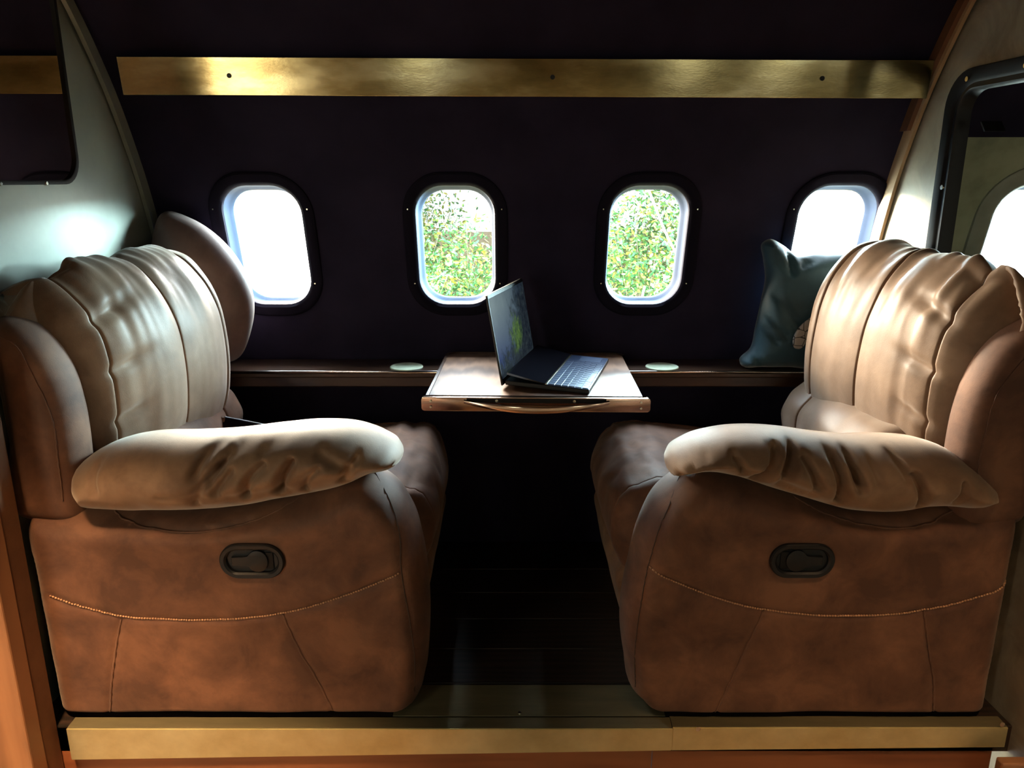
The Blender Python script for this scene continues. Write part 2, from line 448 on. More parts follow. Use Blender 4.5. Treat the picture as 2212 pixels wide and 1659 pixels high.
def strip_surf(name, x0, x1, za, zb, yf, mat, n=40, off=0, kind='structure'):
    V, Fc = [], []
    zs = np.linspace(za, zb, n)
    for z in zs:
        for x in (x0, x1): V.append((x, yf(z) + off, z))
    for i in range(n - 1): Fc.append((2*i, 2*i+1, 2*i+3, 2*i+2))
    return tag(mesh_np(name, V, Fc, mat), kind=kind)
strip_surf('wall_back', XPR, 3.1, 1.335, 1.95, W, M_navy, 24)
XOPP = [-2.60, -.60, 1.13, 1.70, 2.27, 2.84]
shell('wall_front', (-3.1, -2.10), [], -.36, 1.95, Wopp, M_opp)
shell('wall_front', (-1.56, 3.1), XOPP[1:], -.36, 1.95, Wopp, M_opp)
strip_surf('wall_front', -2.10, -1.56, 1.60, 1.95, Wopp, M_opp, 16)
def ceiling():
    zs = list(np.linspace(1.95, 2.27, 16)); prof = [(W(z), z) for z in zs] + [(1.45 - W(z), z) for z in zs[::-1]]
    V, Fc = [], []
    for y, z in prof:
        V += [(-3.1, y, z), (3.1, y, z)]
    for i in range(len(prof) - 1): Fc.append((2*i, 2*i+1, 2*i+3, 2*i+2))
    return tag(mesh_np('ceiling', V, Fc, M_navy), kind='structure')
ceiling()
for nme, x in (('wall_left', -3.1), ('wall_right', 3.1)):
    zs = list(np.linspace(-.36, 2.27, 40)); loop = [(W(z), z) for z in zs] + [(1.45 - W(z), z) for z in zs[::-1]]
    bm = bmesh.new(); bm.faces.new([bm.verts.new((x, y, z)) for y, z in loop]); tag(obj(nme, bm, M_opp), kind='structure')
bm = bmesh.new(); box(bm, -3.1, 3.1, -1.05, 1.52, -.42, -.36); tag(obj('floor', bm, M_mainfloor), kind='structure')
# raised platform of dark planks
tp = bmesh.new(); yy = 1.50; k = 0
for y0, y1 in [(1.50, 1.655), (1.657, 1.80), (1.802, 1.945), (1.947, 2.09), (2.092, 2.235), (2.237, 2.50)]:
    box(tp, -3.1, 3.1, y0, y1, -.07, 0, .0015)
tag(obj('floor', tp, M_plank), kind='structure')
bm = bmesh.new(); box(bm, -1.12, .326, 1.50, 1.52, -.36, -.005); tag(obj('trim_1', bm, M_fascia), kind='structure')
bm = bmesh.new(); box(bm, .328, 1.12, 1.50, 1.52, -.36, -.005); tag(obj('trim_2', bm, M_fascia), kind='structure')

# ------------------------------------------------------------------ windows
def glass_mat(name, haze):
    m = bpy.data.materials.new(name); m.use_nodes = True; nt = m.node_tree; nt.nodes.clear()
    out = nt.nodes.new('ShaderNodeOutputMaterial'); tr = nt.nodes.new('ShaderNodeBsdfTransparent'); gl = nt.nodes.new('ShaderNodeBsdfGlossy')
    gl.inputs['Roughness'].default_value = .05; tl = nt.nodes.new('ShaderNodeBsdfTranslucent'); tl.inputs['Color'].default_value = (.95, .97, 1, 1)
    tr.inputs['Color'].default_value = (.97, .98, .98, 1)
    a = nt.nodes.new('ShaderNodeMixShader'); b = nt.nodes.new('ShaderNodeMixShader')
    v = coords(nt); n = noise_n(nt, v, 40, 5)
    mr = nt.nodes.new('ShaderNodeMapRange'); nt.links.new(n, mr.inputs['Value']); mr.inputs['To Min'].default_value = haze * .7; mr.inputs['To Max'].default_value = haze * 1.3
    nt.links.new(mr.outputs['Result'], a.inputs[0]); nt.links.new(tr.outputs[0], a.inputs[1]); nt.links.new(tl.outputs[0], a.inputs[2])
    b.inputs[0].default_value = .04; nt.links.new(a.outputs[0], b.inputs[1]); nt.links.new(gl.outputs[0], b.inputs[2])
    nt.links.new(b.outputs[0], out.inputs['Surface']); return m
M_glass = glass_mat('clear_acrylic', .0006); M_haze = glass_mat('crazed_acrylic', .22)
def loop_ring(bm, loops, close=False):
    R_ = [[bm.verts.new(p) for p in L] for L in loops]; n = len(R_[0])
    for a, b in zip(R_[:-1], R_[1:]):
        for i in range(n): bm.faces.new((a[i], a[(i+1) % n], b[(i+1) % n], b[i]))
    if close: bm.faces.new(R_[-1])
def window(i, wx, yf, sgn, pane_mat, bez_mat, rev_mat, bez=.036):
    t = bpy.data.objects.new('window_%d' % i, None); COL.objects.link(t); tag(t, kind='structure')
    def L(w_, h_, r, dy, k=10, dz=0):
        return [(wx + x, yf(WZ + z) + sgn * dy, WZ + z + dz) for x, z in rrect(w_, h_, r, k)]
    bm = bmesh.new()
    w0, h0, r0 = WW, WH, .086
    loop_ring(bm, [L(w0 + 2*bez + .004, h0 + 2*bez + .004, r0 + bez, .004), L(w0 + 2*bez, h0 + 2*bez, r0 + bez, -.006),
                   L(w0 + 2*bez - .012, h0 + 2*bez - .012, r0 + bez - .006, -.010), L(w0 + .016, h0 + .016, r0 + .008, -.008), L(w0 - .002, h0 - .002, r0 - .001, 0.0), L(w0 - .004, h0 - .004, r0 - .002, .012)])
    obj('bezel', bm, bez_mat, t, angle=40)
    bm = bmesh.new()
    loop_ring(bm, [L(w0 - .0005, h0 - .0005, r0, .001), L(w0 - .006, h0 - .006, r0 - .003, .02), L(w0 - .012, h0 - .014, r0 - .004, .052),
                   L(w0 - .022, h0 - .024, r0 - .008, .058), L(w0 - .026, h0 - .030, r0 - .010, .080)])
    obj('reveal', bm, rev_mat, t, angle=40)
    bm = bmesh.new(); bm.faces.new([bm.verts.new(p) for p in L(w0 - .024, h0 - .028, r0 - .009, .069)]); obj('pane', bm, pane_mat, t)
    if bez_mat is M_bezel:
        for sx, sz in ((-1, .5), (1, .5), (-.95, -.5), (.95, -.5)):
            bm = bmesh.new(); x = wx + sx * (w0/2 + .02); z = WZ + sz * h0 * .62; cyl(bm, (x, yf(z) - sgn * .0105, z), (0, 1, 0), .0022, .003, 12); obj('screw', bm, M_steel, t, smooth=False)
    return t
M_bezR = mottled('grey_green_window_surround', [(.3, (.20, .21, .17)), (.7, (.30, .31, .26))], 8, .5, .1)
k = 1
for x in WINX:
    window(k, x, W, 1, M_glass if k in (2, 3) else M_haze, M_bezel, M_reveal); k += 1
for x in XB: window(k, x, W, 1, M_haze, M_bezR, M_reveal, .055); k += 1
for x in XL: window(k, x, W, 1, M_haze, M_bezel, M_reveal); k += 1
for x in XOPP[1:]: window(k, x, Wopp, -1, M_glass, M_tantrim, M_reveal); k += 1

# ------------------------------------------------------------------ partitions (sheets across the cabin with an opening)
def sheet(name, outline, hole, x0, x1, mat, parent=None):
    O = np.array(outline); H = np.array(hole); n, m = len(O), len(H)
    pts = np.concatenate([O, H]); edges = [(i, (i+1) % n) for i in range(n)] + [(n + i, n + (i+1) % m) for i in range(m)]
    vo, eo, fo, *_ = delaunay_2d_cdt([Vector(p) for p in pts], edges, [], 0, 1e-6)
    P = np.array([(v.x, v.y) for v in vo]); tri = np.array([f for f in fo if len(f) == 3]); c = P[tri].mean(1)
    tri = tri[inside(c, O) & ~inside(c, H)]
    bm = bmesh.new(); A = [bm.verts.new((x0, y, z)) for y, z in P]; B = [bm.verts.new((x1, y, z)) for y, z in P]
    for t in tri: bm.faces.new([A[i] for i in t]); bm.faces.new([B[i] for i in t[::-1]])
    for e in list(bm.edges):
        if e.is_boundary and e.verts[0].co.x == x0 == e.verts[1].co.x:
            i, j = A.index(e.verts[0]), A.index(e.verts[1]); bm.faces.new((A[i], A[j], B[j], B[i]))
    return obj(name, bm, mat, parent, angle=30)
back_edge = [(W(z) - .001, z) for z in np.linspace(-.30, 2.2, 60)]
outl = [(1.445, -.30)] + back_edge + [(1.0, 2.2), (1.0, 1.9), (1.30, 1.75), (1.445, 1.5)]
def rr_yz(y0, y1, z0, z1, r): return [(a + (y0 + y1)/2, b + (z0 + z1)/2) for a, b in rrect(y1 - y0, z1 - z0, r, 8)]
holeL = rr_yz(1.50, 2.00, 1.215, 1.74, .06)
holeR = rr_yz(1.55, 2.075, .62, 1.475, .085)
def skewL(o):
    for v in o.data.vertices: v.co.x -= (2.37 - v.co.y) * .03
wl = sheet('wall_left', outl, holeL, XPL - .008, XPL, M_part_L); skewL(wl); tag(wl, kind='structure')
def skew(o):
    for v in o.data.vertices: v.co.x += (2.37 - v.co.y) * .05
wr = sheet('wall_right', outl, holeR, XPR, XPR + .03, M_part_R); skew(wr); tag(wr, kind='structure')
# black tubular frame round the right opening
def ring_frame(name, rect, r, wd, x0, x1, mat, bev=.006):
    (y0, y1, z0, z1) = rect
    O = rr_yz(y0, y1, z0, z1, r); I = rr_yz(y0 + wd, y1 - wd, z0 + wd, z1 - wd, max(r - wd * .4, .01))
    bm = bmesh.new()
    loop_ring(bm, [[(x1, y, z) for y, z in O], [(x0 + bev, y, z) for y, z in O], [(x0, (y*.93 + i[0]*.07), (z*.93 + i[1]*.07)) for (y, z), i in zip(O, I)],
                   [(x0, (y*.2 + i[0]*.8), (z*.2 + i[1]*.8)) for (y, z), i in zip(O, I)], [(x0 + bev, i[0], i[1]) for i in I], [(x1, i[0], i[1]) for i in I]])
    return obj(name, bm, mat, None, angle=40)
fr = thing('opening_frame', 'black frame with rounded corner around opening in the right partition', 'frame')
f1 = ring_frame('frame_rim', (1.50, 2.09, .58, 1.485), .09, .036, XPR - .010, XPR + .028, M_blackr); f1.parent = fr
f2 = ring_frame('inner_lip', (1.540, 2.056, .62, 1.45), .06, .016, XPR - .004, XPR + .032, M_black); f2.parent = fr
f3b = bmesh.new()
prism(f3b, [(0, 0), (.05, 0), (.05, .004), (0, .004)], 0, .03)
bmesh.ops.transform(f3b, matrix=Matrix.Translation((XPR, 1.93, 1.33)) @ Matrix.Rotation(R(50), 4, 'X'), verts=f3b.verts); obj('corner_brace', f3b, M_black, fr)
for y, z in ((2.005, 1.458), (1.80, 1.462), (1.62, 1.462), (2.045, 1.20)):
    bm = bmesh.new(); cyl(bm, (XPR - .012, y, z), (1, 0, 0), .006, .006, 12, .004); obj('screw', bm, M_steel, fr)
for o_ in fr.children: skew(o_)
fl = thing('opening_frame', 'dark frame with screws around opening in the left partition', 'frame')
f1 = ring_frame('frame_rim', (1.492, 2.007, 1.208, 1.748), .067, .010, XPL + .004, XPL - .008, M_blackr, -.001); f1.parent = fl
for y, z in ((1.86, 1.211), (1.70, 1.211)):
    bm = bmesh.new(); cyl(bm, (XPL + .003, y, z), (1, 0, 0), .006, .006, 12, .004); obj('screw', bm, M_steel, fl)
for o_ in fl.children: skewL(o_)
# bindings where partitions meet the curved wall
def binding(name, x0, x1, za, zb, dy0, dy1, mat):
    V, Fc = [], []; zs = np.linspace(za, zb, 50)
    for z in zs: V += [(x0, W(z) - dy0, z), (x1, W(z) - dy0, z), (x1, W(z) - dy1, z), (x0, W(z) - dy1, z)]
    for i in range(len(zs) - 1):
        a = 4*i
        for j in range(4): Fc.append((a + j, a + (j+1) % 4, a + 4 + (j+1) % 4, a + 4 + j))
    Fc += [(0, 1, 2, 3), (4*49, 4*49+1, 4*49+2, 4*49+3)]
    return tag(mesh_np(name, V, Fc, mat, smooth=False), kind='structure')
binding('trim_3', XPR - .010, XPR - .0005, .70, 2.1, -.002, .055, M_tantrim)
binding('trim_4', XPR - .022, XPR - .0105, 1.35, 2.15, -.002, .04, M_brownvinyl)
binding('trim_5', XPL + .0005, XPL + .012, .70, 2.1, -.002, .045, M_part_L)
# wooden end posts of the partitions
bm = bmesh.new(); box(bm, -1.50, -1.047, 1.395, 1.443, -.36, 1.5, .004); tag(obj('trim_6', bm, M_orange), kind='structure')
bm = bmesh.new(); box(bm, XPL - .03, -1.049, 1.4435, 1.498, -.36, 1.3, .003); tag(obj('trim_7', bm, M_brownvinyl), kind='structure')
bm = bmesh.new(); box(bm, XPR - .022, 1.5, 1.42, 1.445, -.36, -.035, .004); tag(obj('trim_8', bm, M_orange), kind='structure')

# ------------------------------------------------------------------ brass rail over the windows, edge strips
def rail(pa, pb, label, screws, nm_='brass_rail'):
    """rail along X: pa, pb = (x, y, z of lower edge)"""
    A, B = Vector(pa), Vector(pb); t = thing(nm_, label, 'metal rail', 'brass rail pieces over the windows', loc=A)
    d = (B - A); L = d.length; ang = math.atan2(d.z, d.x)
    bm = bmesh.new(); h = .093; tilt = R(8.5)
    M = Matrix.Rotation(-ang, 4, 'Y') @ Matrix.Rotation(tilt, 4, 'X')
    box(bm, 0, L, -.004, .0, 0, h, .0012, M); box(bm, 0, L, .0, .022, h - .004, h, 0, M); box(bm, 0, L, 0, .022, 0, .004, 0, M)
    obj('rail_plate', bm, M_brass, t)
    for s in screws:
        bm = bmesh.new(); cyl(bm, M @ Vector((s - A.x, -.0045, h * .52)), M.to_3x3() @ Vector((0, 1, 0)), .006, .003, 14, .006); 
        q = obj('screw', bm, M_black, t)
    return t
yr = 2.135
pL = U(175, 205, yr); 
rail((U(262, 160, yr).x, yr, U(262, 205, yr).z), (XPR - .023, yr, U(2000, 213, yr).z), 'long brushed brass rail running above the four windows between the partitions',
     [U(498, 163, yr).x, U(1193, 170, yr).x, U(1772, 173, yr).x])
rail((-2.6, yr, U(100, 203, yr).z + .003), (XPL - .010, yr, U(100, 203, yr).z), 'short piece of brass rail seen through the left partition opening', [U(148, 142, yr).x - .0])

def edge_strip(x0, x1, za0, za1, yfr, label, screws, tilt=0):
    t = thing('edge_strip', label, 'metal strip', 'brass strips along the platform edge', loc=(x0, yfr, 0))
    bm = bmesh.new(); n = 2
    pts = [(x0, za0), (x1, za1)]
    vs = box(bm, 0, x1 - x0, 0, .004, -1, 0.004)
    for v in bm.verts:
        if v.co.z < -.5: v.co.z = za0 + (za1 - za0) * v.co.x / (x1 - x0)
    bmesh.ops.bevel(bm, geom=list(bm.edges), offset=.0012, segments=2, affect='EDGES')
    obj('front_flange', bm, M_brassL, t)
    bm = bmesh.new(); box(bm, 0, x1 - x0, .004, .040, .0005, .004, .0006); obj('top_flange', bm, M_olive, t)
    for sx, sz in screws:
        bm = bmesh.new(); cyl(bm, (sx - x0, -.001, sz), (0, 1, 0), .006, .003, 14, .004); obj('screw', bm, M_steel, t)
    return t
x_a, x_b, x_c = U(145, 1590, 1.485).x, U(1453, 1580, 1.485).x, U(2180, 1580, 1.485).x
edge_strip(x_a, x_b, U(150, 1642, 1.485).z, U(1450, 1622, 1.485).z, 1.485, 'bright yellow brass strip along platform edge below left recliner', [])
edge_strip(x_b + .001, x_c, U(1460, 1621, 1.49).z, U(2170, 1614, 1.49).z, 1.489, 'dull brass strip with screws below right recliner', [(U(1508, 1575, 1.487).x, U(1508, 1575, 1.487).z), (U(2165, 1565, 1.487).x, U(2165, 1565, 1.487).z)])
t = thing('floor_plate', 'dull olive metal plate on the platform floor between the recliners', 'metal plate')
bm = bmesh.new(); box(bm, -.28, .36, 1.531, 1.645, .0005, .003, .0008); obj('plate', bm, M_olive, t)
bm = bmesh.new(); cyl(bm, (.018, 1.54, .004), (0, 0, 1), .005, .003, 12, .004); obj('screw', bm, M_steel, t)

# ------------------------------------------------------------------ window ledge with discs
t = thing('window_ledge', 'dark polished wooden ledge running under the four windows', 'ledge')
zl = .649
bm = bmesh.new(); box(bm, XPL + .014, XPR - .012, 2.285, 2.448, zl - .022, zl, .004); obj('ledge_board', bm, M_darkwood, t)
bm = bmesh.new(); tube(bm, [(XPL + .02, 2.283, zl - .004), (XPR - .02, 2.283, zl - .004)], .0045, 8); obj('chrome_edging', bm, M_chrome, t, smooth=True)
bm = bmesh.new(); box(bm, XPL + .014, XPR - .012, 2.30, 2.318, zl - .055, zl - .022, .003); obj('apron', bm, M_darkwood, t)
for px, lb in ((878, 'pale round disc set in the ledge left of the table'), (1430, 'pale round disc set in the ledge right of the table')):
    p = U(px, 790, 2.335); t = thing('cup_holder', lb, 'cup holder', 'round cup holders in the window ledge', loc=(p.x, 2.335, zl))
    bm = bmesh.new()
    prof = [(0, .0015), (.040, .0015), (.044, .003), (.050, .003), (.0515, .0015), (.052, 0)]
    for a, b in zip(prof[:-1], prof[1:]):
        pass
    rings = [[bm.verts.new((r_ * math.cos(q), r_ * math.sin(q), z_ + .0008)) for q in np.linspace(0, 2*math.pi, 41)[:-1]] for r_, z_ in prof[1:]]
    bm.faces.new(rings[0][::-1])
    for A, B in zip(rings[:-1], rings[1:]):
        for i in range(40): bm.faces.new((A[i], A[(i+1) % 40], B[(i+1) % 40], B[i]))
    obj('disc', bm, M_pale, t, angle=30)

# ------------------------------------------------------------------ table
TZ = .6757
tb = thing('folding_table', 'small cherry veneer table with copper front edge below the windows', 'table', loc=(.061, 1.905, TZ), rot=R(-1.5))
D_, Wd = .525, .575
def rr_xy(w_, d0, d1, r, n=6):
    pts = []
    for cx_, cy_, a0 in ((w_/2 - r, d1 - r, 0), (-w_/2 + r, d1 - r, 90)):
        for k in range(n + 1): a = R(a0 + 90*k/n); pts.append((cx_ + r*math.cos(a), cy_ + r*math.sin(a)))
    return pts + [(-w_/2, d0), (w_/2, d0)]
bm = bmesh.new(); L = rr_xy(Wd - .018, .004, D_ - .009, .035)
a = [bm.verts.new((x, y, -.024)) for x, y in L]; b = [bm.verts.new((x, y, -.002)) for x, y in L]
bm.faces.new(b); bm.faces.new(a[::-1])
for i in range(len(L)): bm.faces.new((a[i], a[(i+1) % len(L)], b[(i+1) % len(L)], b[i]))
obj('tabletop', bm, M_veneer, tb)
bm = bmesh.new(); L2 = rr_xy(Wd, .002, D_, .042); Li = rr_xy(Wd - .018, .002, D_ - .009, .035)
lo = [[(x, y, z) for x, y in LL] for LL, z in ((L2, -.026), (L2, -.001), (L2, .002), (Li, .002), (Li, -.004))]
lo[2] = [(x*.995, y*.998, .002) for x, y in L2]
R_ = [[bm.verts.new(p) for p in q] for q in lo]; n = len(L2)
for A, B in zip(R_[:-1], R_[1:]):
    for i in range(n - 1):
        bm.faces.new((A[i], A[(i+1)], B[(i+1)], B[i]))
obj('side_edging', bm, M_darkwood, tb)
bm = bmesh.new()
prism(bm, [(x, z - .0185) for x, z in rrect(.592, .037, .007, 5)], -.012, .002, .0015); obj('front_fascia', bm, M_copper, tb, angle=30)
bm = bmesh.new(); box(bm, -.178, .182, -.0135, -.0118, -.0135, -.002, .0005); obj('handle_recess', bm, M_blackr, tb)
bm = bmesh.new(); N = 30; hv = []
for i in range(N + 1):
    s = i / N; x = -.185 + .375 * s; bow = .028 * math.sin(math.pi * s) ** .8; dz = -.010 - .014 * math.sin(math.pi * s) ** .8
    hv.append((x, -.014 - bow, dz, .0045 + .0045 * math.sin(math.pi * s)))
rings = []
for x, y, z, h in hv:
    rings.append([bm.verts.new((x, y + c * .003, z + s_ * h)) for c, s_ in ((-1, .6), (-.6, 1), (.6, 1), (1, .6), (1, -.6), (.6, -1), (-.6, -1), (-1, -.6))])
for A, B in zip(rings[:-1], rings[1:]):
    for i in range(8): bm.faces.new((A[i], A[(i+1) % 8], B[(i+1) % 8], B[i]))
bm.faces.new(rings[0]); bm.faces.new(rings[-1][::-1]); obj('pull_handle', bm, M_chrome, tb, angle=50)
for x in (-.272, .272):
    for z in (-.010, -.026):
        bm = bmesh.new(); cyl(bm, (x, -.013, z), (0, 1, 0), .003, .003, 10, .002); obj('rivet', bm, M_steel, tb)
for x in (-.10, .10):
    bm = bmesh.new(); cyl(bm, (x, -.0145, -.008), (0, 1, 0), .004, .003, 10, .002); obj('screw', bm, M_steel, tb)
for x in (-.2, .2):
    bm = bmesh.new(); prism(bm, [(0, 0), (.02, 0), (.02, .02), (0, .02)], .08, .365); bmesh.ops.translate(bm, vec=(x - .01, 0, -.046), verts=bm.verts); obj('support_arm', bm, M_black, tb)

# ------------------------------------------------------------------ laptop
ang = math.atan2(.2555, .9668)
lp = thing('laptop', 'open black dual-screen laptop with backlit wallpaper standing on the table', 'laptop', loc=(-.022, 1.992, TZ + .0005), rot=-ang)
# local x = towards the typist (depth), local y = along the hinge (away from camera)
BW, BD = .375, .232
tilt = Matrix.Translation((0, 0, .012)) @ Matrix.Rotation(R(2.6), 4, 'Y')
bm = bmesh.new(); box(bm, .004, BD, 0, BW, -.004, .008, .002, tilt); obj('base', bm, M_black, lp)
M_dark_glass = simple('black_glass', (.004, .004, .006), .06, 0, .5)
M_alu = simple('dark_blue_aluminium', (.035, .05, .10), .3, .6)
M_key = simple('grey_blue_key', (.05, .07, .12), .30, .1)
bm = bmesh.new(); s0 = tilt @ Vector((.112, 0, .0086))
A = [(.006, .030), (.112, .0115), (.112, .0085), (.006, .024)]
vs0 = [bm.verts.new(tilt @ Vector((x, .004, z))) for x, z in A]; vs1 = [bm.verts.new(tilt @ Vector((x, BW - .004, z))) for x, z in A]
bm.faces.new(vs0); bm.faces.new(vs1[::-1])
for i in range(4): bm.faces.new((vs0[i], vs1[i], vs1[(i+1) % 4], vs0[(i+1) % 4]))
obj('second_screen', bm, M_dark_glass, lp)
bm = bmesh.new(); box(bm, .1125, .1175, .003, BW - .003, .008, .0115, .0006, tilt); obj('hinge_strip', bm, M_steel, lp)
bm = bmesh.new(); box(bm, .118, BD - .001, .002, BW - .002, .0080, .0092, .0004, tilt); kb = obj('keyboard', bm, M_alu, lp)
rowy = np.linspace(.122, .216, 6); kw = .0212
def key(x0, x1, y0, y1):
    bm = bmesh.new(); box(bm, x0, x1, y0, y1, .0092, .0110, .0005, tilt, 1); obj('key', bm, M_key, kb)
rp = (.2295 - .1205) / 6
for r_ in range(6):
    x0 = .1215 + r_ * rp; y = .006; c = 0
    while y < .285:
        wd = kw
        if r_ == 5 and c == 3: wd = kw * 5
        if r_ in (3, 4) and c == 0: wd = kw * (1.4 if r_ == 3 else 1.9)
        if y + wd > .292: wd = .292 - y
        key(x0, x0 + rp - .0022, y, y + wd - .0022); y += wd; c += 1
bm = bmesh.new(); box(bm, .150, .214, .303, .366, .0092, .0096, .0003, tilt); obj('touchpad', bm, M_key, kb)
# lid
LH = .246
lidM = Matrix.Translation((-.002, 0, .006)) @ Matrix.Rotation(R(-10.0), 4, 'Y')
bm = bmesh.new(); box(bm, -.006, 0, 0, BW + .004, 0, LH, .0015, lidM); lid = obj('lid', bm, M_black, lp)
bm = bmesh.new(); box(bm, -.0062, .0006, -.0006, BW + .0046, LH - .0012, LH + .0006, .0002, lidM); obj('lid_edge', bm, M_steel, lid)
def wallpaper():
    m, nt, b = nm('misty_cliff_wallpaper')
    v = coords(nt); sep = nt.nodes.new('ShaderNodeSeparateXYZ'); nt.links.new(v, sep.inputs[0])
    def math_(op, a, b_=None, c_=None):
        n = nt.nodes.new('ShaderNodeMath'); n.operation = op
        for i, q in enumerate((a, b_, c_)):
            if q is None: continue
            if isinstance(q, (int, float)): n.inputs[i].default_value = q
            else: nt.links.new(q, n.inputs[i])
        return n.outputs[0]
    def mix(f, a, b_):
        n = nt.nodes.new('ShaderNodeMix'); n.data_type = 'RGBA'; nt.links.new(f, n.inputs[0])
        for i, q in ((6, a), (7, b_)):
            if isinstance(q, tuple): n.inputs[i].default_value = (*q, 1)
            else: nt.links.new(q, n.inputs[i])
        return n.outputs[2]
    yy, zz = sep.outputs['Y'], sep.outputs['Z']
    nz = noise_n(nt, v, 22, 6, .65, .5); n2 = noise_n(nt, v, 60, 5, .7)
    # sky: pale top left to blue
    sky = mix(math_('SMOOTHSTEP' if False else 'MULTIPLY', math_('SUBTRACT', zz, .07), 7.0), (.02, .035, .12), (.22, .29, .30))
    sky2 = mix(math_('MULTIPLY', math_('ADD', yy, math_('MULTIPLY', nz, .10)), 3.0), sky, (.03, .05, .075))
    # dark cliff on the far side
    edge = math_('ADD', math_('MULTIPLY', math_('SUBTRACT', yy, .16), 9.0), math_('MULTIPLY', math_('SUBTRACT', nz, .5), 4.0))
    e2 = math_('SUBTRACT', edge, math_('MULTIPLY', math_('SUBTRACT', zz, .15), 8.0))
    cl = nt.nodes.new('ShaderNodeClamp'); nt.links.new(e2, cl.inputs[0])
    rock = ramp(nt, n2, [(.35, (.004, .006, .012)), (.6, (.018, .026, .032)), (.8, (.06, .075, .07))])
    c1 = mix(cl.outputs[0], sky2, rock)
    # lower dark crags
    lo_ = nt.nodes.new('ShaderNodeClamp'); nt.links.new(math_('SUBTRACT', math_('MULTIPLY', math_('SUBTRACT', .085, zz), 22.0), math_('MULTIPLY', math_('SUBTRACT', .5, nz), 5.0)), lo_.inputs[0])
    c2 = mix(lo_.outputs[0], c1, rock)
    # green growth
    dy = math_('MULTIPLY', math_('SUBTRACT', yy, .215), 15.0); dz = math_('MULTIPLY', math_('SUBTRACT', zz, .105), 17.0)
    dd = math_('ADD', math_('MULTIPLY', dy, dy), math_('MULTIPLY', dz, dz))
    g = nt.nodes.new('ShaderNodeClamp'); nt.links.new(math_('SUBTRACT', math_('ADD', 1.0, math_('MULTIPLY', math_('SUBTRACT', nz, .5), 4.0)), dd), g.inputs[0])
    grn = ramp(nt, n2, [(.3, (.01, .025, .008)), (.55, (.06, .12, .02)), (.8, (.16, .22, .06))])
    c3 = mix(g.outputs[0], c2, grn)
    b.inputs['Base Color'].default_value = (.01, .01, .01, 1); b.inputs['Roughness'].default_value = .06; b.inputs['Specular IOR Level'].default_value = .15
    nt.links.new(c3, b.inputs['Emission Color']); b.inputs['Emission Strength'].default_value = 1.0
    return m
bm = bmesh.new(); box(bm, 0, .0006, .006, BW - .002, .016, LH - .010, 0, lidM); obj('screen', bm, wallpaper(), lid)
bm = bmesh.new(); tube(bm, [(0.0, .02, .012), (0.0, BW - .02, .012)], .006, 10); obj('hinge', bm, M_black, lp, smooth=True)

# ------------------------------------------------------------------ recliners
def handle(parent, c, mirror):
    """recessed oval release handle, c = (x, y, z) on the panel's face"""
    s = -1 if mirror else 1
    def st(w_, h_, y): 
        return [(c[0] + s * x, c[1] + y, c[2] + z) for x, z in rrect(w_, h_, h_ / 2 - 1e-4, 10)]
    bm = bmesh.new(); loop_ring(bm, [st(.142, .082, .012), st(.142, .082, -.003), st(.137, .077, -.0065), st(.122, .062, -.006), st(.114, .054, -.002), st(.112, .052, .004)], True)
    h = obj('release_handle', bm, M_black, parent, angle=35); h['label'] = 'black oval recline handle'
    bm = bmesh.new()
    pts = []
    cx = .012; rr_ = .0255
    for k in range(25):
        a = R(-155 + 310 * k / 24); pts.append((cx + rr_ * math.cos(a) * .92, rr_ * math.sin(a)))
    pts += [(-.018, .010), (-.044, .010), (-.044, -.010), (-.018, -.010)]
    prism(bm, [(c[0] + s * x, c[2] + z) for x, z in pts], c[1] - .0035, c[1] + .003, .0012)
    obj('lever_paddle', bm, M_black, h, angle=35)
    bm = bmesh.new(); box(bm, c[0] + s * .030, c[0] + s * .046, c[1] + .001, c[1] + .0035, c[2] - .02, c[2] + .02, .0008); obj('recess_stop', bm, M_blackr, h)
    return h

def wrink(seed, amp, fy, fs, topw):
    def f(u, y, p):
        a = fnoise(y * fy + seed, u * fs, seed * 1.7); b = fnoise(y * fy * 2.1 + seed, u * fs * 1.5, seed)
        q = (abs(a) ** .8) * (1 if a > 0 else -1)
        m = topw(p, y)
        return amp * m * (q + .5 * b)
    return f

